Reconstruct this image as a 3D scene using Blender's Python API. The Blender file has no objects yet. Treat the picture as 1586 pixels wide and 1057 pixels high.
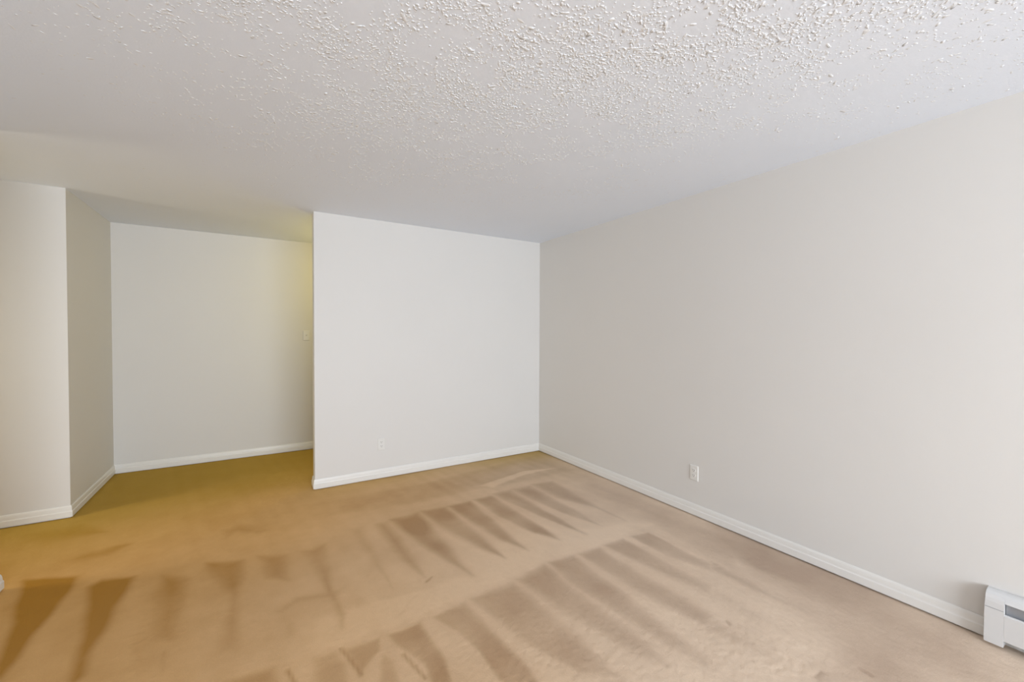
import bpy, bmesh, math, random
import numpy as np
from mathutils import Vector, Matrix

random.seed(7)
rng = np.random.default_rng(11)
C = bpy.context.scene.collection
S = bpy.context.scene

# ------------------------------------------------------------------ camera
CAM_H = 1.3837
PITCH, YAW, ROLL = 0.01838, 0.54922, 0.00335
cam_d = bpy.data.cameras.new('camera')
cam_d.sensor_width = 36.0
cam_d.lens = 648.45 * 36.0 / 1586.0
cam_d.clip_start = 0.02
cam = bpy.data.objects.new('camera', cam_d); C.objects.link(cam)
fwd = Vector((math.sin(YAW)*math.cos(PITCH), math.cos(YAW)*math.cos(PITCH), -math.sin(PITCH)))
rt = Vector((math.cos(YAW), -math.sin(YAW), 0)); up = rt.cross(fwd)
r2 = rt*math.cos(ROLL) + up*math.sin(ROLL); u2 = -rt*math.sin(ROLL) + up*math.cos(ROLL)
M = Matrix((r2, u2, -fwd)).transposed().to_4x4(); M.translation = (0, 0, CAM_H)
cam.matrix_world = M
S.camera = cam

# ------------------------------------------------------------------ daylight
w = bpy.data.worlds.new('sky'); S.world = w; w.use_nodes = True
bg = w.node_tree.nodes['Background']
bg.inputs['Color'].default_value = (0.80, 0.90, 1.0, 1); bg.inputs['Strength'].default_value = 1.0

def area(name, loc, rot, sx, sy, power, col, spread=180):
    d = bpy.data.lights.new(name, 'AREA'); d.shape = 'RECTANGLE'; d.size = sx; d.size_y = sy
    d.energy = power; d.color = col; d.spread = math.radians(spread)
    o = bpy.data.objects.new(name, d); C.objects.link(o); o.location = loc; o.rotation_euler = rot
    return o
# daylight entering through the window behind the camera
area('window_daylight', (0.70, -4.06, 1.22), (math.radians(84), 0, 0), 3.3, 2.0, 388, (0.90, 0.945, 1.06))
def point(name, loc, power, col, r):
    d = bpy.data.lights.new(name, 'POINT'); d.energy = power; d.color = col; d.shadow_soft_size = r
    o = bpy.data.objects.new(name, d); C.objects.link(o); o.location = loc
point('hall_lamp_light', (1.15, 4.80, 2.08), 11, (1.0, 0.84, 0.30), 0.07)
area('passage_fill_light', (-3.16, 3.83, 1.35), (math.radians(65), 0, math.radians(-90)), 0.7, 1.2, 17, (1.0, 0.87, 0.64), 150)  # unseen fill light, added to brighten the far left

S.view_settings.view_transform = 'Standard'; S.view_settings.look = 'None'
S.view_settings.exposure = 0.0; S.view_settings.gamma = 1.0
S.view_settings.use_curve_mapping = False

# ------------------------------------------------------------------ helpers
def nodes(name):
    m = bpy.data.materials.new(name); m.use_nodes = True
    nt = m.node_tree; b = nt.nodes['Principled BSDF']
    return m, nt, b
def N(nt, typ, **kw):
    n = nt.nodes.new(typ)
    for k, v in kw.items():
        if k in n.inputs.keys(): n.inputs[k].default_value = v
        else: setattr(n, k, v)
    return n
def painted(name, col, rough=0.6, bump=0.05, scale=220.0, spec=0.3, var=0.015):
    m, nt, b = nodes(name)
    tc = N(nt, 'ShaderNodeTexCoord')
    n1 = N(nt, 'ShaderNodeTexNoise', Scale=1.7, Detail=3.0)
    mx = N(nt, 'ShaderNodeMixRGB')
    mx.inputs['Color1'].default_value = (*[c*(1-var) for c in col], 1)
    mx.inputs['Color2'].default_value = (*[min(1, c*(1+var)) for c in col], 1)
    nt.links.new(tc.outputs['Object'], n1.inputs['Vector'])
    nt.links.new(n1.outputs['Fac'], mx.inputs['Fac']); nt.links.new(mx.outputs[0], b.inputs['Base Color'])
    n2 = N(nt, 'ShaderNodeTexNoise', Scale=scale, Detail=4.0)
    nt.links.new(tc.outputs['Object'], n2.inputs['Vector'])
    bp = N(nt, 'ShaderNodeBump', Strength=bump, Distance=0.002)
    nt.links.new(n2.outputs['Fac'], bp.inputs['Height']); nt.links.new(bp.outputs[0], b.inputs['Normal'])
    b.inputs['Roughness'].default_value = rough; b.inputs['Specular IOR Level'].default_value = spec
    return m

def obj(name, me_or_bm, mat, parent=None, kind=None, smooth=False):
    if isinstance(me_or_bm, bmesh.types.BMesh):
        bmesh.ops.recalc_face_normals(me_or_bm, faces=me_or_bm.faces[:])
        me = bpy.data.meshes.new(name); me_or_bm.to_mesh(me); me_or_bm.free()
    else: me = me_or_bm
    if smooth:
        for f in me.polygons: f.use_smooth = True
    o = bpy.data.objects.new(name, me); C.objects.link(o)
    if mat: me.materials.append(mat)
    if parent: o.parent = parent
    if kind: o['kind'] = kind
    return o
def box(bm, x0, x1, y0, y1, z0, z1, bevel=0.0, seg=2):
    g = bmesh.ops.create_cube(bm, size=1.0)
    for v in g['verts']:
        v.co = Vector(((x0+x1)/2+v.co.x*(x1-x0), (y0+y1)/2+v.co.y*(y1-y0), (z0+z1)/2+v.co.z*(z1-z0)))
    if bevel > 0:
        es = list({e for v in g['verts'] for e in v.link_edges})
        bmesh.ops.bevel(bm, geom=es, offset=bevel, segments=seg, affect='EDGES', profile=0.5)
def bx(*a, **k):
    bm = bmesh.new(); box(bm, *a, **k); return bm
def empty(name, loc, label, cat, rot=(0, 0, 0), group=None):
    o = bpy.data.objects.new(name, None); C.objects.link(o); o.location = loc; o.rotation_euler = rot
    o.empty_display_size = 0.05
    o['label'] = label; o['category'] = cat
    if group: o['group'] = group
    return o
def tag(o, label, cat, group=None):
    o['label'] = label; o['category'] = cat
    if group: o['group'] = group
    return o
def extrude_profile(prof, a, b, ma=0.0, mb=0.0):
    """prof: (out, z) list; a->b 2-D wall line, 'out' is to the left of a->b.
    ma/mb: mitre (+1 the end grows with out, -1 it shrinks)."""
    a = Vector(a); b = Vector(b); d = (b-a).normalized(); n = Vector((-d.y, d.x))
    bm = bmesh.new(); A = []; B = []
    for (o, z) in prof:
        p = a + n*o - d*o*ma; q = b + n*o + d*o*mb
        A.append(bm.verts.new((p.x, p.y, z))); B.append(bm.verts.new((q.x, q.y, z)))
    k = len(prof)
    for i in range(k):
        bm.faces.new((A[i], A[(i+1) % k], B[(i+1) % k], B[i]))
    bm.faces.new(A); bm.faces.new(B[::-1])
    return bm

# ------------------------------------------------------------------ materials
wall_m = painted('wall_paint', (0.73, 0.71, 0.682), 0.55, 0.10, 160)
ceil_m = painted('ceiling_paint', (0.84, 0.888, 0.97), 0.75, 0.25, 120)
fleck_m = painted('stipple_plaster', (0.81, 0.825, 0.85), 0.8, 0.0)
trim_m = painted('trim_paint', (0.80, 0.78, 0.745), 0.32, 0.03, 90, 0.5)
plate_m = painted('cream_plastic', (0.78, 0.765, 0.73), 0.3, 0.0, 50, 0.5)
heat_m = painted('white_enamel', (0.68, 0.67, 0.66), 0.35, 0.02, 60, 0.5)
dark_m = painted('dark_slot', (0.03, 0.03, 0.03), 0.6, 0.0)
fin_m = painted('dull_aluminium', (0.33, 0.34, 0.36), 0.45, 0.05, 80, 0.5, 0.06)
fin_m.node_tree.nodes['Principled BSDF'].inputs['Metallic'].default_value = 0.3
vinyl_m = painted('white_vinyl', (0.82, 0.82, 0.82), 0.35, 0.0)
brass_m = painted('brushed_nickel', (0.6, 0.6, 0.6), 0.3, 0.0)
brass_m.node_tree.nodes['Principled BSDF'].inputs['Metallic'].default_value = 1.0

def carpet_material():
    m, nt, b = nodes('plush_carpet'); L = nt.links.new
    tc = N(nt, 'ShaderNodeTexCoord')
    nap = N(nt, 'ShaderNodeAttribute', attribute_name='nap')
    warm_tint = N(nt, 'ShaderNodeAttribute', attribute_name='warm_tint')
    # three carpet tones, the warm light of left and hall painted in, each with its pile laid towards or away from the eye
    def mix(f, a, c):
        n = N(nt, 'ShaderNodeMixRGB')
        if hasattr(f, 'links'): L(f, n.inputs['Fac'])
        else: n.inputs['Fac'].default_value = f
        for s, v in (('Color1', a), ('Color2', c)):
            if hasattr(v, 'links'): L(v, n.inputs[s])
            else: n.inputs[s].default_value = (*v, 1)
        return n.outputs[0]
    up_ = mix(warm_tint.outputs['Fac'], CARPET['up_cool'], CARPET['up_warm'])
    dn = mix(warm_tint.outputs['Fac'], CARPET['down_cool'], CARPET['down_warm'])
    ent = N(nt, 'ShaderNodeAttribute', attribute_name='hall_tint')
    up_ = mix(ent.outputs['Fac'], up_, CARPET['up_hall_tint']); dn = mix(ent.outputs['Fac'], dn, CARPET['down_hall_tint'])
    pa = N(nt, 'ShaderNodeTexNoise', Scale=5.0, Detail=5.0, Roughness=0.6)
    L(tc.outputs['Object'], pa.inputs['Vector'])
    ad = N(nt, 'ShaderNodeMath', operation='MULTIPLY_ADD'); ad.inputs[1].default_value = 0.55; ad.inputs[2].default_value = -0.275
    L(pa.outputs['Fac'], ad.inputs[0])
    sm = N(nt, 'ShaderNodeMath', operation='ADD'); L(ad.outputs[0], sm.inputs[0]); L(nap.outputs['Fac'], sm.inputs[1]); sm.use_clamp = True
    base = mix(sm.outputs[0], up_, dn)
    fb = N(nt, 'ShaderNodeTexNoise', Scale=420.0, Detail=3.0, Roughness=0.7)
    L(tc.outputs['Object'], fb.inputs['Vector'])
    rp = N(nt, 'ShaderNodeMapRange'); rp.inputs['From Min'].default_value = 0.3; rp.inputs['From Max'].default_value = 0.7
    rp.inputs['To Min'].default_value = 0.93; rp.inputs['To Max'].default_value = 1.07
    L(fb.outputs['Fac'], rp.inputs['Value'])
    mu = N(nt, 'ShaderNodeVectorMath', operation='SCALE'); L(base, mu.inputs[0]); L(rp.outputs[0], mu.inputs['Scale'])
    L(mu.outputs[0], b.inputs['Base Color'])
    bp = N(nt, 'ShaderNodeBump', Strength=0.35, Distance=0.004)
    f2 = N(nt, 'ShaderNodeTexNoise', Scale=150.0, Detail=4.0, Roughness=0.65); L(tc.outputs['Object'], f2.inputs['Vector'])
    L(f2.outputs['Fac'], bp.inputs['Height']); L(bp.outputs[0], b.inputs['Normal'])
    b.inputs['Roughness'].default_value = 0.95; b.inputs['Specular IOR Level'].default_value = 0.03
    b.inputs['Sheen Weight'].default_value = 0.02; b.inputs['Sheen Roughness'].default_value = 0.5
    return m
CARPET = dict(up_cool=(0.81, 0.65, 0.505), down_cool=(0.50, 0.375, 0.285),
              up_warm=(0.73, 0.42, 0.155), down_warm=(0.44, 0.205, 0.022), up_hall_tint=(0.48, 0.305, 0.055), down_hall_tint=(0.41, 0.255, 0.030))  # left and hall tones carry the warm light in their colour
carpet_m = carpet_material()

def glass_material():
    m = bpy.data.materials.new('window_glass'); m.use_nodes = True; nt = m.node_tree
    nt.nodes.clear(); L = nt.links.new
    o = N(nt, 'ShaderNodeOutputMaterial'); t = N(nt, 'ShaderNodeBsdfTransparent'); g = N(nt, 'ShaderNodeBsdfGlossy')
    g.inputs['Roughness'].default_value = 0.02; t.inputs['Color'].default_value = (0.95, 0.97, 0.96, 1)
    f = N(nt, 'ShaderNodeFresnel'); x = N(nt, 'ShaderNodeMixShader')
    L(f.outputs[0], x.inputs[0]); L(t.outputs[0], x.inputs[1]); L(g.outputs[0], x.inputs[2]); L(x.outputs[0], o.inputs[0])
    return m
glass_m = glass_material()

# ------------------------------------------------------------------ the room
H = 2.44
XR, YB, XL, YH, XA, YF = 2.844, 4.029, 0.436, 5.471, -1.186, 4.357
XS, YS = -1.174, 3.30          # near-left wall end
YW = -3.90                     # window wall, behind the camera
def wall(name, *a): return obj(name, bx(*a), wall_m, kind='structure')
wall('wall_right', XR, XR+0.12, YW-0.12, YH+0.12, 0, H)
wall('wall_partition', XL, XR, YB, YB+0.115, 0, H)
wall('wall_hall', XA-0.11, XR, YH, YH+0.12, 0, H)
wall('wall_alcove', XA-0.11, XA, YF, YH, 0, H)
wall('wall_left', -3.0, XA-0.11, YF, YF+0.11, 0, H)
wall('wall_near_left', XS-0.11, XS, YW, YS, 0, H)
wall('wall_side_passage', -3.0, XS-0.11, YS-0.11, YS, 0, H)
PY0, PY1, PZ0, PZ1 = 3.45, 4.21, 0.70, 2.00  # opening for the added passage window
bm = bmesh.new()
box(bm, -3.11, -3.0, YS-.11, PY0, 0, H); box(bm, -3.11, -3.0, PY1, YF+.11, 0, H)
box(bm, -3.11, -3.0, PY0, PY1, 0, PZ0); box(bm, -3.11, -3.0, PY0, PY1, PZ1, H)
obj('wall_side_end', bm, wall_m, kind='structure')
WX0, WX1, WZ0, WZ1 = -1.0, 2.40, 0.25, 2.20
bm = bmesh.new()
box(bm, XS-0.11, WX0, YW-0.12, YW, 0, H); box(bm, WX1, XR, YW-0.12, YW, 0, H)
box(bm, WX0, WX1, YW-0.12, YW, 0, WZ0); box(bm, WX0, WX1, YW-0.12, YW, WZ1, H)
obj('wall_window_side', bm, wall_m, kind='structure')

# window (behind the camera): frame, two sashes with panes, sill
bm = bmesh.new()
for a in ((WX0, WX0+.05, WZ0, WZ1), (WX1-.05, WX1, WZ0, WZ1), (WX0+.05, WX1-.05, WZ0, WZ0+.05), (WX0+.05, WX1-.05, WZ1-.05, WZ1)):
    box(bm, a[0], a[1], YW-0.10, YW-0.03, a[2], a[3], .004)
win = obj('window_1', bm, vinyl_m, kind='structure')
mid = (WX0+WX1)/2
for x0, x1, y in ((WX0+.05, mid+.02, YW-.062), (mid-.02, WX1-.05, YW-.088)):
    bm = bmesh.new(); z0, z1 = WZ0+.05, WZ1-.05
    box(bm, x0, x0+.04, y, y+.022, z0, z1); box(bm, x1-.04, x1, y, y+.022, z0, z1)
    box(bm, x0+.04, x1-.04, y, y+.022, z0, z0+.04); box(bm, x0+.04, x1-.04, y, y+.022, z1-.04, z1)
    sash = obj('window_sash', bm, vinyl_m, win)
    obj('window_pane', bx(x0+.04, x1-.04, y+.009, y+.013, z0+.04, z1-.04), glass_m, sash)
obj('window_sill', bx(WX0-.03, WX1+.03, YW-.03, YW+.07, WZ0-.022, WZ0, .004), trim_m, win)

bm = bmesh.new()
for a in ((PY0, PY0+.045, PZ0, PZ1), (PY1-.045, PY1, PZ0, PZ1), (PY0+.045, PY1-.045, PZ0, PZ0+.045), (PY0+.045, PY1-.045, PZ1-.045, PZ1)):
    box(bm, -3.09, -3.03, a[0], a[1], a[2], a[3], .004)
win2 = obj('fill_window', bm, vinyl_m, kind='structure')  # unseen window, added for the fill light from the passage
obj('window_pane', bx(-3.064, -3.059, PY0+.045, PY1-.045, PZ0+.045, PZ1-.045), glass_m, win2)

# ------------------------------------------------------------------ ceiling with sprayed stipple
ceiling = obj('ceiling', bx(-3.11, XR+.12, YW-.12, YH+.12, H, H+.12), ceil_m, kind='structure')
def ceiling_texture():
    """small flattened plaster flecks, thinned and flattened with distance and towards the sides, where the texture looks smoothed"""
    nb = 50000; m = 6
    X = rng.uniform(-1.15, XR, nb*4); Y = rng.uniform(0.0, 3.8, nb*4)
    # patchiness
    ph = rng.uniform(0, 6.28, (14, 3)); k = rng.normal(0, 5.0, (14, 2))
    f = sum(np.sin(k[i, 0]*X + k[i, 1]*Y + ph[i, 0]) for i in range(14))/math.sqrt(7)
    k2 = rng.normal(0, 22.0, (14, 2))
    f2 = sum(np.sin(k2[i, 0]*X + k2[i, 1]*Y + ph[i, 1]) for i in range(14))/math.sqrt(7)
    dist = np.hypot(X-0.9, Y-0.9)
    fade = np.clip((2.45-dist)/1.7, 0.03, 1.0)*np.clip(1.0-(X-1.45)*0.75, 0.12, 1)*np.clip(0.9+X*0.95, 0.08, 1)  # flecks faded out far off and sideways to match the smoothed view
    pr = fade*np.clip(0.42+0.12*f+0.27*f2, 0.02, 1)
    keep = np.nonzero(rng.uniform(0, 1, X.size) < pr)[0][:nb]
    X, Y, fade = X[keep], Y[keep], fade[keep]; n = X.size
    ra = 0.0027*np.exp(rng.normal(0, 0.38, n)); el = 1+np.abs(rng.normal(0, 1.0, n))
    th = rng.uniform(0, math.pi, n); hh = rng.uniform(0.0006, 0.0020, n)*(0.3+0.7*fade)
    ang = np.arange(m)*2*math.pi/m
    V = np.zeros((n, 2*m+1, 3))
    for ring, (sc, dz) in enumerate(((1.0, -0.0004), (0.74, None))):
        r = ra[:, None]*sc*(1+0.28*rng.normal(0, 1, (n, m)).clip(-1.5, 1.5))
        lx = r*np.cos(ang)*el[:, None]; ly = r*np.sin(ang)
        V[:, ring*m:(ring+1)*m, 0] = X[:, None]+lx*np.cos(th)[:, None]-ly*np.sin(th)[:, None]
        V[:, ring*m:(ring+1)*m, 1] = Y[:, None]+lx*np.sin(th)[:, None]+ly*np.cos(th)[:, None]
        V[:, ring*m:(ring+1)*m, 2] = H+0.0003 if dz is not None else (H-hh[:, None]*rng.uniform(.7, 1.1, (n, m)))
    V[:, 2*m, 0] = X; V[:, 2*m, 1] = Y; V[:, 2*m, 2] = H-hh*1.1
    tri = []
    for i in range(m):
        j = (i+1) % m
        tri += [(i, j, m+j), (i, m+j, m+i), (m+i, m+j, 2*m)]
    tri = np.array(tri)[:, ::-1]
    F = (tri[None]+(np.arange(n)*(2*m+1))[:, None, None]).reshape(-1, 3)
    # orientation: outward is down
    me = bpy.data.meshes.new('ceiling_texture')
    me.vertices.add(V.size//3); me.vertices.foreach_set('co', V.reshape(-1))
    me.loops.add(F.size); me.loops.foreach_set('vertex_index', F.reshape(-1).astype(np.int32))
    me.polygons.add(len(F)); me.polygons.foreach_set('loop_start', np.arange(0, F.size, 3, dtype=np.int32))
    me.update(calc_edges=True); me.validate()
    print('flecks', n)
    o = obj('ceiling_texture', me, fleck_m, ceiling, 'stuff', smooth=True)
    return o
ceiling_texture()

# ------------------------------------------------------------------ carpet floor
# areas of pile brushed away from the room by the vacuum cleaner: (strength, edge softness m, outline in floor metres)
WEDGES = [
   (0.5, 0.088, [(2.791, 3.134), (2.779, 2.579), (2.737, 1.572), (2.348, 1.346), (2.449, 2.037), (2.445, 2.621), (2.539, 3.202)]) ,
   (0.798, 0.132, [(3.248, 2.113), (2.862, 0.487), (2.467, 0.316), (1.937, 0.637), (2.312, 0.856), (2.603, 1.69)]) ,  # near-right pile darkened further to offset the strong window light
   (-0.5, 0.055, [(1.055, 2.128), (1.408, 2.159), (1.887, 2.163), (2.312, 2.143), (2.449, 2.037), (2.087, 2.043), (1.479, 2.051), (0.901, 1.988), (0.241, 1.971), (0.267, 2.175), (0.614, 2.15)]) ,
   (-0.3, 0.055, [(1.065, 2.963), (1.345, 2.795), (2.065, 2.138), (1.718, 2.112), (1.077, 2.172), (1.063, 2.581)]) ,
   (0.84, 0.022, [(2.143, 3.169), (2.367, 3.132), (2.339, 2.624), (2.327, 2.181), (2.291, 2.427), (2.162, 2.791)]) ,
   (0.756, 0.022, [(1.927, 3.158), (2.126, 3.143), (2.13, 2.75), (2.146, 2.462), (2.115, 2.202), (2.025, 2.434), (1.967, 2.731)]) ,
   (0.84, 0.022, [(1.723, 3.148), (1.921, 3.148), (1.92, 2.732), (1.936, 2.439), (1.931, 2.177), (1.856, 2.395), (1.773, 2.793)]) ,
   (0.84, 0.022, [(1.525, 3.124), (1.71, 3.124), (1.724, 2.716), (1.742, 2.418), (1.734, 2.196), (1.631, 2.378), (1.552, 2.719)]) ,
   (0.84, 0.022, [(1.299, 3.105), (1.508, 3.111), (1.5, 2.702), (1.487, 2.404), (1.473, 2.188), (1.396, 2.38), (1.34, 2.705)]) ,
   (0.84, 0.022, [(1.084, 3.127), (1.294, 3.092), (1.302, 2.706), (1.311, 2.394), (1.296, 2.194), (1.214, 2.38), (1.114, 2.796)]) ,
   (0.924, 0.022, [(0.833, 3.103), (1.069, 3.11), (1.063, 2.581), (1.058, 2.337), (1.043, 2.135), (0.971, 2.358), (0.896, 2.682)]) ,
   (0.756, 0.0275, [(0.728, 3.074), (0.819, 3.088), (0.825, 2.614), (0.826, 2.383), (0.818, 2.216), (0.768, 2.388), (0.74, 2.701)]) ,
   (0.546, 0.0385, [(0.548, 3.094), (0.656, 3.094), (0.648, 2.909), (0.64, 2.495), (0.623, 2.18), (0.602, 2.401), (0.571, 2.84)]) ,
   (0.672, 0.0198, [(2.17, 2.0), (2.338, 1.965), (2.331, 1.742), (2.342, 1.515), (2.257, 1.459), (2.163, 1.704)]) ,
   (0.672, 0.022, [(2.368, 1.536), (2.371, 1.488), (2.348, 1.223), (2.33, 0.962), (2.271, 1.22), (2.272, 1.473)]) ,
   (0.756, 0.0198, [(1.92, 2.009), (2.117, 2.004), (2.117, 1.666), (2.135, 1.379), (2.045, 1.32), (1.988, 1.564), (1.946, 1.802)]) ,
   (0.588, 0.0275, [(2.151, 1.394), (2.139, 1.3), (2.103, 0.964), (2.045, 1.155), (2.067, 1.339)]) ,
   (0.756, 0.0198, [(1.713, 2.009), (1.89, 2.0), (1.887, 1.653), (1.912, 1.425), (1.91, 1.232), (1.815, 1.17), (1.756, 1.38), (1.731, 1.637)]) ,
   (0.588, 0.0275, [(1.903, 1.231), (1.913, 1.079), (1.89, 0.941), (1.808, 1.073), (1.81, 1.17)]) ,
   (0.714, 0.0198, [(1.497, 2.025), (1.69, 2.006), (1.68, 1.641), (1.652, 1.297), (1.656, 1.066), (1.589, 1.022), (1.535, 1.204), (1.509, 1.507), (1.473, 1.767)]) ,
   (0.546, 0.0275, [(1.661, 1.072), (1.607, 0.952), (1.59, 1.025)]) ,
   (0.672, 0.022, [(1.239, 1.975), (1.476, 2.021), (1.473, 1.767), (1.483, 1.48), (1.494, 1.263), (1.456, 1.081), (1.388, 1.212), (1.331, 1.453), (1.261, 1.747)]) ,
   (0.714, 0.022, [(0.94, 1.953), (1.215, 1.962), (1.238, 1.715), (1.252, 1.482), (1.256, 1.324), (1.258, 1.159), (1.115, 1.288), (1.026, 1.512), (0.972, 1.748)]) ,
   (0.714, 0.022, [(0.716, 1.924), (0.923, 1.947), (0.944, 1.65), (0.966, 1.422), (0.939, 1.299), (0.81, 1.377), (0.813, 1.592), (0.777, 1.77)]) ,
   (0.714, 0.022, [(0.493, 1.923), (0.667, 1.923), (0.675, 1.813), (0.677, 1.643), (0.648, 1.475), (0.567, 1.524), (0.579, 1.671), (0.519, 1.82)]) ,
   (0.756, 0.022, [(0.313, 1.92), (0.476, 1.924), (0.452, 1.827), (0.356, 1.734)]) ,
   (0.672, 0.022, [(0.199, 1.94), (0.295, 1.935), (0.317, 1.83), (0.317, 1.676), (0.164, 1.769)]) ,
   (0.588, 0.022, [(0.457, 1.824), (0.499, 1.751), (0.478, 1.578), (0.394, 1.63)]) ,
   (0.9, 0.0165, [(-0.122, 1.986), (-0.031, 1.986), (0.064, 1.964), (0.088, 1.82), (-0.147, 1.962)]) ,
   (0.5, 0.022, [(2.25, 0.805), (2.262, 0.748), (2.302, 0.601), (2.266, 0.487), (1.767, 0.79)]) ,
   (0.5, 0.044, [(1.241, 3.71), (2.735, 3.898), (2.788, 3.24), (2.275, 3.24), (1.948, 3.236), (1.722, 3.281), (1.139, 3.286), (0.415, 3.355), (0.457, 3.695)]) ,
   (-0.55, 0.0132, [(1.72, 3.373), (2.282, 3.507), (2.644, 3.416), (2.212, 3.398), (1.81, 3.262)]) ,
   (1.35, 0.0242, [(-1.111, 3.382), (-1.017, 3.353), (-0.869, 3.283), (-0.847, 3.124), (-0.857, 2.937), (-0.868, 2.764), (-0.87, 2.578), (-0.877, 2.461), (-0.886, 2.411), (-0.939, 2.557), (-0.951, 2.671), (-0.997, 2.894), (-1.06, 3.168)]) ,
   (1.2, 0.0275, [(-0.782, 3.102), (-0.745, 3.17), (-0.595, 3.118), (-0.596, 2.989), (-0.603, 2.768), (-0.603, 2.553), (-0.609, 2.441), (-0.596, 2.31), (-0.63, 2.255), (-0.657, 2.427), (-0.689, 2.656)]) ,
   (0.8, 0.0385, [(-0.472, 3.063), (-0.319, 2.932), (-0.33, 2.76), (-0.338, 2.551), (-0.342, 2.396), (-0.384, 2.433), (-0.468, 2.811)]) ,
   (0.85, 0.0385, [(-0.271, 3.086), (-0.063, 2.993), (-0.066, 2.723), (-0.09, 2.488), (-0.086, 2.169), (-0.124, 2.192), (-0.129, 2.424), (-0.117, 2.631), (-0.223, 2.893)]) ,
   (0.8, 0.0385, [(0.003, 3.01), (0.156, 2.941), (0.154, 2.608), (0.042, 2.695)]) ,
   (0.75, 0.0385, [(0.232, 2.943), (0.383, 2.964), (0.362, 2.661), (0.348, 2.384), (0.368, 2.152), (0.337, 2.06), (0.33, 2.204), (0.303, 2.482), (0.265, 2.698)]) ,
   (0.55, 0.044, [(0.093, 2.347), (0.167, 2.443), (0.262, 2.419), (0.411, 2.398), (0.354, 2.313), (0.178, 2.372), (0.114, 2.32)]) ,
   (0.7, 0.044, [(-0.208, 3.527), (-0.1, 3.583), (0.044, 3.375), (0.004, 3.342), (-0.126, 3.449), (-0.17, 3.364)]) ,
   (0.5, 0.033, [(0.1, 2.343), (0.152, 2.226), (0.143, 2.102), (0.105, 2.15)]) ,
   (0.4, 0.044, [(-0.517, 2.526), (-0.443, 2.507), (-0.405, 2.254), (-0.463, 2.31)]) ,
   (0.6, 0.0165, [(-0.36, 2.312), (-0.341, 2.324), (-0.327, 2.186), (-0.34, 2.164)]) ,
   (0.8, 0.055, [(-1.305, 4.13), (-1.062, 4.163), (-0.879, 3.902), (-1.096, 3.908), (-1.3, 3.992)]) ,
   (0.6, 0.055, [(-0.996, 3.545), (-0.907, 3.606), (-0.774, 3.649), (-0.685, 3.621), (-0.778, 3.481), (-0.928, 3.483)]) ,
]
CREASES = [[(0.309, 1.932), (0.334, 1.837), (0.355, 1.742)], [(0.534, 1.76), (0.552, 1.679), (0.572, 1.591)], [(0.102, 1.921), (0.112, 1.876), (0.126, 1.82)], [(0.801, 2.214), (0.841, 2.241)], [(2.128, 0.699), (2.124, 0.666)], [(1.919, 0.776), (1.97, 0.776)], [(1.926, 1.156), (1.922, 1.14)]]
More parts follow.
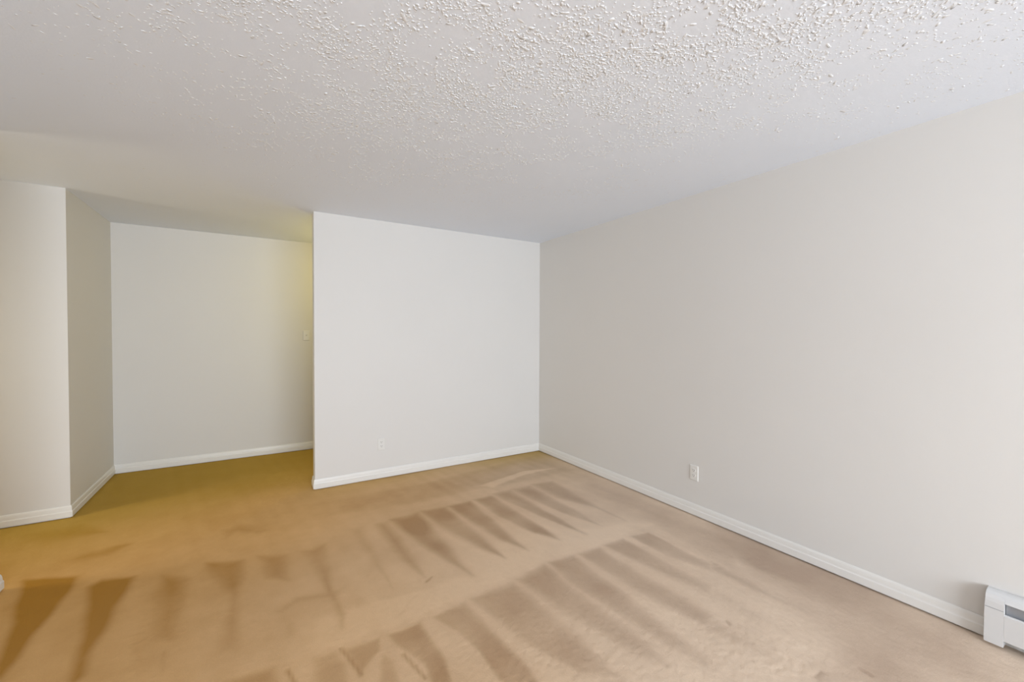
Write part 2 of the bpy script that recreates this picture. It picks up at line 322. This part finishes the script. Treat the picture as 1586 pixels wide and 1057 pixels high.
def floor_fields(X, Y):
    nap = np.full(X.shape, 0.22); crease = np.zeros(X.shape)
    def cloud(n, f0, f1, seed):
        r = np.random.default_rng(seed); out = np.zeros(X.shape)
        for _ in range(n):
            fr = math.exp(r.uniform(math.log(f0), math.log(f1))); a = r.uniform(0, 6.283); p = r.uniform(0, 6.283)
            out += np.sin(fr*(math.cos(a)*X+math.sin(a)*Y)+p)*(f0/fr)**0.5
        return out/math.sqrt(n/2)
    soft = np.clip(0.85+0.45*cloud(12, 2.5, 9, 3), 0.35, 2.0)          # some edges crisp, others brushed out
    streak = np.zeros(X.shape); r = np.random.default_rng(5)
    for _ in range(14):                                                # faint passes of the cleaner, lengthwise
        fr = r.uniform(14, 60); streak += np.sin(fr*(X*0.985+Y*0.17)+0.8*np.sin(1.7*Y+r.uniform(0, 6))+r.uniform(0, 6.28))
    patch = cloud(16, 5, 26, 9)
    streak *= 0.16/math.sqrt(7)
    wob = 0.012*np.sin(9*X+3*Y)+0.010*np.sin(17*Y-6*X)+0.006*np.sin(41*X+23*Y)
    for wgt, blur, P in WEDGES:
        P = np.array(P); x0, y0 = P.min(0)-.15; x1, y1 = P.max(0)+.15
        s = (X > x0) & (X < x1) & (Y > y0) & (Y < y1)
        x, y = X[s]+wob[s]*.3, Y[s]-wob[s]*.3
        d = np.full(x.shape, 9.0); ins = np.zeros(x.shape, bool)
        for i in range(len(P)):
            a, b = P[i], P[(i+1) % len(P)]; e = b-a; L2 = max((e**2).sum(), 1e-9)
            t = (((x-a[0])*e[0]+(y-a[1])*e[1])/L2).clip(0, 1)
            d = np.minimum(d, np.hypot(x-a[0]-t*e[0], y-a[1]-t*e[1]))
            c = ((a[1] > y) != (b[1] > y))
            with np.errstate(divide='ignore', invalid='ignore'):
                c &= x < (b[0]-a[0])*(y-a[1])/(b[1]-a[1])+a[0]
            ins ^= c
        sd = np.where(ins, d, -d)
        v = 1/(1+np.exp(-(sd-0.006)/(blur*(soft[s] if wgt < 1.05 else 0.75))*1.25))
        v = np.where(sd < -.14, 0, v)*wgt*(np.clip(1+0.16*patch[s], .5, 1.3) if wgt < 1.05 else 1)
        nap[s] = np.maximum(v, nap[s])+0.25*np.minimum(v, nap[s]) if wgt > 0 else nap[s]+v
    for P in CREASES:
        for i in range(len(P)-1):
            a, b = np.array(P[i]), np.array(P[i+1]); e = b-a
            t = (((X-a[0])*e[0]+(Y-a[1])*e[1])/(e**2).sum()).clip(0, 1)
            d = np.hypot(X-a[0]-t*e[0], Y-a[1]-t*e[1])
            crease = np.maximum(crease, np.exp(-(d/0.0085)**2))
    nap = nap + streak*0.16 + 0.06*cloud(16, 3, 14, 21)
    # warm light painted into the carpet: cool by the right wall, warmer left and in the hall
    u = -0.80*X+0.34*(Y-2.0)+0.10*cloud(10, 2, 8, 33)
    warm_tint = 1/(1+np.exp(-(u-WARM0)/WARM1))
    v = Y-4.15-0.25*np.clip(X, -2, 1.0)+0.25*np.clip(X-0.2, 0, 3)
    hall_tint = 0.95/(1+np.exp(-(v+0.10*cloud(10, 2, 9, 41))/0.24))
    return nap, crease, warm_tint, hall_tint
WARM0, WARM1 = -0.55, 0.55

def carpet():
    x0, x1, y0, y1, st = -3.0, XR, -0.2, YH, 0.0105
    nx, ny = int((x1-x0)/st), int((y1-y0)/st)
    X, Y = np.meshgrid(np.linspace(x0, x1, nx), np.linspace(y0, y1, ny), indexing='ij')
    nap, crease, warm_tint, hall_tint = floor_fields(X, Y)
    Z = rng.normal(0, 0.00045, X.shape)
    # loose tufts where the pile was ruffled
    for cx, cy, r in ((1.35, 1.35, .35), (1.75, 1.05, .3), (1.9, .85, .25), (1.0, 1.5, .3)):
        g = np.exp(-((X-cx)**2+(Y-cy)**2)/r**2); Z += g*rng.normal(0, 0.0009, X.shape)
    Z += -0.003*crease - 0.0022*np.clip(nap, 0, 1) + 0.001*np.sin(7*X+2)*np.sin(5*Y)
    V = np.stack([X, Y, Z], -1).reshape(-1, 3)
    i, j = np.meshgrid(np.arange(nx-1), np.arange(ny-1), indexing='ij'); a = (i*ny+j).reshape(-1)
    F = np.stack([a, a+ny, a+ny+1, a+1], -1)
    me = bpy.data.meshes.new('floor')
    me.vertices.add(len(V)); me.vertices.foreach_set('co', V.reshape(-1))
    me.loops.add(F.size); me.loops.foreach_set('vertex_index', F.reshape(-1).astype(np.int32))
    me.polygons.add(len(F)); me.polygons.foreach_set('loop_start', np.arange(0, F.size, 4, dtype=np.int32))
    me.update(calc_edges=True)
    for nm, val in (('nap', np.clip(nap, -.5, 1.5)+crease*0.6), ('warm_tint', warm_tint), ('hall_tint', hall_tint)):
        at = me.attributes.new(nm, 'FLOAT', 'POINT'); at.data.foreach_set('value', val.reshape(-1).astype(np.float32))
    return obj('carpet_pile', me, carpet_m, floor, 'stuff', smooth=True)
floor = obj('floor', bx(-3.11, XR+.12, YW-.12, YH+.12, -0.12, -0.006), carpet_m, kind='structure')
at = floor.data.attributes.new('warm_tint', 'FLOAT', 'POINT')
at.data.foreach_set('value', [1.0 if v.co.x < 0 else 0.0 for v in floor.data.vertices])
carpet()

# ------------------------------------------------------------------ baseboards
PROF = [(0, 0.008), (0.0135, 0.008), (0.0140, 0.011), (0.0140, 0.048), (0.0115, 0.052), (0.0105, 0.056),
        (0.0100, 0.066), (0.0085, 0.078), (0.0060, 0.086), (0.0035, 0.090), (0, 0.090)]
def base(name, a, b, ma, mb): return obj(name, extrude_profile(PROF, a, b, ma, mb), trim_m, kind='structure')
HY0 = 0.475                                                              # heater's far end on the right wall
base('baseboard_right', (XR, HY0-.004), (XR, YB), 0, -1)
base('baseboard_partition', (XR, YB), (XL, YB), -1, 1)
base('baseboard_partition_end', (XL, YB), (XL, YB+.115), 1, 1)
base('baseboard_partition_rear', (XL, YB+.115), (XR, YB+.115), 1, -1)
base('baseboard_hall', (XR, YH), (XA, YH), -1, -1)
base('baseboard_alcove', (XA, YH), (XA, YF), -1, 1)
base('baseboard_left', (XA, YF), (-3.0, YF), 1, -1)
base('baseboard_near_left', (XS, YS), (XS, YW), 1, -1)
base('baseboard_passage', (-3.0, YS), (XS, YS), -1, 1)
base('baseboard_window_side', (XS, YW), (XR, YW), -1, 0)

# ------------------------------------------------------------------ wall plates (local: x across, y out of the wall, z up)
def disc(bm, cx, cz, y0, y1, r, seg=14, sx=1.0):
    A = [bm.verts.new((cx+sx*r*math.cos(t*2*math.pi/seg), y0, cz+r*math.sin(t*2*math.pi/seg))) for t in range(seg)]
    B = [bm.verts.new((v.co.x, y1, v.co.z)) for v in A]
    for i in range(seg): bm.faces.new((A[i], A[(i+1) % seg], B[(i+1) % seg], B[i]))
    bm.faces.new(A[::-1]); bm.faces.new(B)
def plate_mesh():
    bm = bmesh.new(); w_, h_ = .035, .057
    v = []
    for (s, y) in ((1, 0), (1, .0035), (.90, .0062)):
        hs = h_-(w_-w_*s)
        v.append([bm.verts.new((a*w_*s, y, b*hs)) for a, b in ((-1, -1), (1, -1), (1, 1), (-1, 1))])
    for k in range(2):
        for i in range(4): bm.faces.new((v[k][i], v[k][(i+1) % 4], v[k+1][(i+1) % 4], v[k+1][i]))
    bm.faces.new(v[0][::-1]); bm.faces.new(v[2])
    return bm
def screw(root, z):
    bm = bmesh.new(); disc(bm, 0, z, .0058, .0072, .0032, 10); obj('screw', bm, plate_m, root)
def outlet(loc, rz, label):
    r = empty('wall_outlet', loc, label, 'outlet', (0, 0, rz), group=None)
    obj('cover_plate', plate_mesh(), plate_m, r)
    for z in (-.0195, .0195):
        bm = bmesh.new(); disc(bm, 0, z, .0055, .0085, .0170, 18)
        for vv in bm.verts: vv.co.z = z+max(-.0135, min(.0135, vv.co.z-z))
        s = obj('socket', bm, plate_m, r)
        for x in (-.0062, .0062): obj('slot', bx(x-.0012, x+.0012, .0083, .0089, z-.001, z+.0075), dark_m, s)
        bm = bmesh.new(); disc(bm, 0, z-.0075, .0083, .0089, .0026, 8); obj('slot', bm, dark_m, s)
    screw(r, 0)
    return r
outlet((XR, 1.979, .325), math.radians(90), 'white duplex outlet low on the long right wall')
outlet((1.012, YB, .326), math.radians(180), 'faint painted-over duplex outlet low on the white partition wall')
sw = empty('light_switch', (.508, YH, 1.350), 'cream toggle light switch on the hall wall beside the partition edge', 'light switch', (0, 0, math.pi))
obj('cover_plate', plate_mesh(), plate_m, sw)
bm = bmesh.new(); box(bm, -.0055, .0055, .0055, .0080, -.0125, .0125); sl = obj('toggle_bezel', bm, plate_m, sw)
bm = bmesh.new(); box(bm, -.0038, .0038, .006, .019, -.004, .004, .001)
for vv in bm.verts: vv.co.z += (vv.co.y-.006)*.75
obj('toggle', bm, plate_m, sw)
for z in (-.030, .030): screw(sw, z)

# ------------------------------------------------------------------ hydronic baseboard heater on the right wall
# local frame: x = distance along wall from the far end towards the camera, y = out from wall, z up
HL = 1.75
heater = empty('baseboard_heater', (XR, HY0, 0), 'long white metal baseboard heater with dark louvre slot along the right wall', 'heater', (0, 0, -math.pi/2))
heater.rotation_euler = (0, 0, -math.pi/2)
# with rz=-90deg: local x -> -Y world, local y -> +X world; so 'out' is local -y
def shell(x0, x1, prof, t=.0012):
    """thin bent sheet: prof = (out, z) open polyline"""
    bm = bmesh.new(); P = [Vector(p) for p in prof]; nrm = []
    for i in range(len(P)):
        d = (P[min(i+1, len(P)-1)]-P[max(i-1, 0)]).normalized(); nrm.append(Vector((-d.y, d.x)))
    ring = [(p.x, p.y) for p in P]+[(P[i].x+nrm[i].x*t, P[i].y+nrm[i].y*t) for i in range(len(P)-1, -1, -1)]
    A = [bm.verts.new((x0, -o, z)) for o, z in ring]; B = [bm.verts.new((x1, -o, z)) for o, z in ring]
    k = len(ring)
    for i in range(k): bm.faces.new((A[i], A[(i+1) % k], B[(i+1) % k], B[i]))
    n = len(P)
    for i in range(n-1):
        for R, fl in ((A, 0), (B, 1)):
            q = (R[i], R[i+1], R[k-2-i], R[k-1-i]); bm.faces.new(q if fl else q[::-1])
    return bm
TOPC = [(0.0, .240), (.018, .2395), (.034, .2350), (.047, .2260), (.056, .2130), (.0605, .198)]
# end cap: closed side cheek plus wrap-round front
bm = bmesh.new()
out = TOPC[:]+[(.0625, .172), (.0645, .140), (.0655, .030), (.0655, .014), (0, .014)]
A = [bm.verts.new((0.0, -o, z)) for o, z in out]; B = [bm.verts.new((.058, -o, z)) for o, z in out]
k = len(out)
for i in range(k): bm.faces.new((A[i], A[(i+1) % k], B[(i+1) % k], B[i]))
bm.faces.new(A[::-1]); bm.faces.new(B)
es = [e for e in bm.edges if abs(e.verts[0].co.x-e.verts[1].co.x) < 1e-6]
bmesh.ops.bevel(bm, geom=es, offset=.0012, segments=2, affect='EDGES')
cap = obj('end_cap', bm, heat_m, heater)
seam = bx(.001, .0575, -.0636, -.0622, .1705, .1722)
obj('cap_seam', seam, fin_m, cap)
obj('back_plate', bx(.0582, HL, -.003, 0.0, .014, .238), painted('shade_grey_sheet', (.10, .095, .09), .8, .05), heater)  # plate coloured dark to paint in the shade inside the heater
obj('top_cover', shell(.0583, HL, [(.003, .2375), (.018, .2370), (.033, .2325), (.045, .2240), (.0535, .2120), (.0575, .2050)], .0015), heat_m, heater)
# front cover: rolled lip, vertical face, turned-in foot
obj('front_cover', shell(.0583, HL, [(.046, .150), (.052, .1565), (.0590, .1575), (.0625, .1530), (.0632, .10), (.0632, .047), (.0626, .0425)], .0015), heat_m, heater)
# damper blade seen through the slot
bm = shell(.0600, HL-.01, [(.0400, .150), (.0415, .180), (.0430, .2120)], .0012)
obj('damper', bm, fin_m, heater)
# finned pipe
bm = bmesh.new()
seg = 12
A = [bm.verts.new((.0592, -.028+.011*math.cos(t*2*math.pi/seg), .105+.011*math.sin(t*2*math.pi/seg))) for t in range(seg)]
B = [bm.verts.new((HL-.005, v.co.y, v.co.z)) for v in A]
for i in range(seg): bm.faces.new((A[i], A[(i+1) % seg], B[(i+1) % seg], B[i]))
pipe = obj('pipe', bm, painted('copper', (.5, .25, .12), .4, 0), heater)
bm = bmesh.new()
for i in range(150): box(bm, .10+i*.0105, .1006+i*.0105, -.050, -.007, .070, .135)
fins = obj('heating_fins', bm, fin_m, pipe); fins['kind'] = 'stuff'
# support brackets with a slanting foot
for x in (.12, .85, 1.6):
    bm = bmesh.new(); box(bm, x, x+.018, -.058, -.003, .050, .0535)
    g0 = len(bm.verts); box(bm, x, x+.018, -.056, -.0545, .006, .052)
    bm.verts.ensure_lookup_table()
    for vv in bm.verts[g0:]:
        if vv.co.z < .02: vv.co.y += .022
    obj('support_bracket', bm, heat_m, heater)
bm = bx(HL-.001, HL+.055, -.0655, 0.0, .014, .240, .006)
obj('end_cap', bm, heat_m, heater)

# ------------------------------------------------------------------ lamps round the corners (out of sight; they warm the hall)
def pendant_lamp(loc, z, label):
    r = empty('pendant_lamp', loc, label, 'ceiling lamp')
    def lathe(name, prof, mat, parent, n=28):
        bm = bmesh.new(); R = [[bm.verts.new((a*math.cos(t*2*math.pi/n), a*math.sin(t*2*math.pi/n), b)) for t in range(n)] for a, b in prof]
        for p, q in zip(R, R[1:]):
            for i in range(n): bm.faces.new((p[i], p[(i+1) % n], q[(i+1) % n], q[i]))
        bm.faces.new(R[0]); bm.faces.new(R[-1][::-1])
        return obj(name, bm, mat, parent)
    lathe('ceiling_rose', [(.055, 0), (.055, -.012), (.03, -.025)], brass_m, r)
    lathe('cord', [(.003, -.02), (.003, z-H+.17)], dark_m, r, 8)
    lathe('lamp_holder', [(.018, z-H+.17), (.022, z-H+.15), (.022, z-H+.11), (.015, z-H+.10)], brass_m, r, 16)
    return r
pendant_lamp((1.15, 4.80, H), 2.08, 'small pendant lamp hanging in the hall behind the partition')
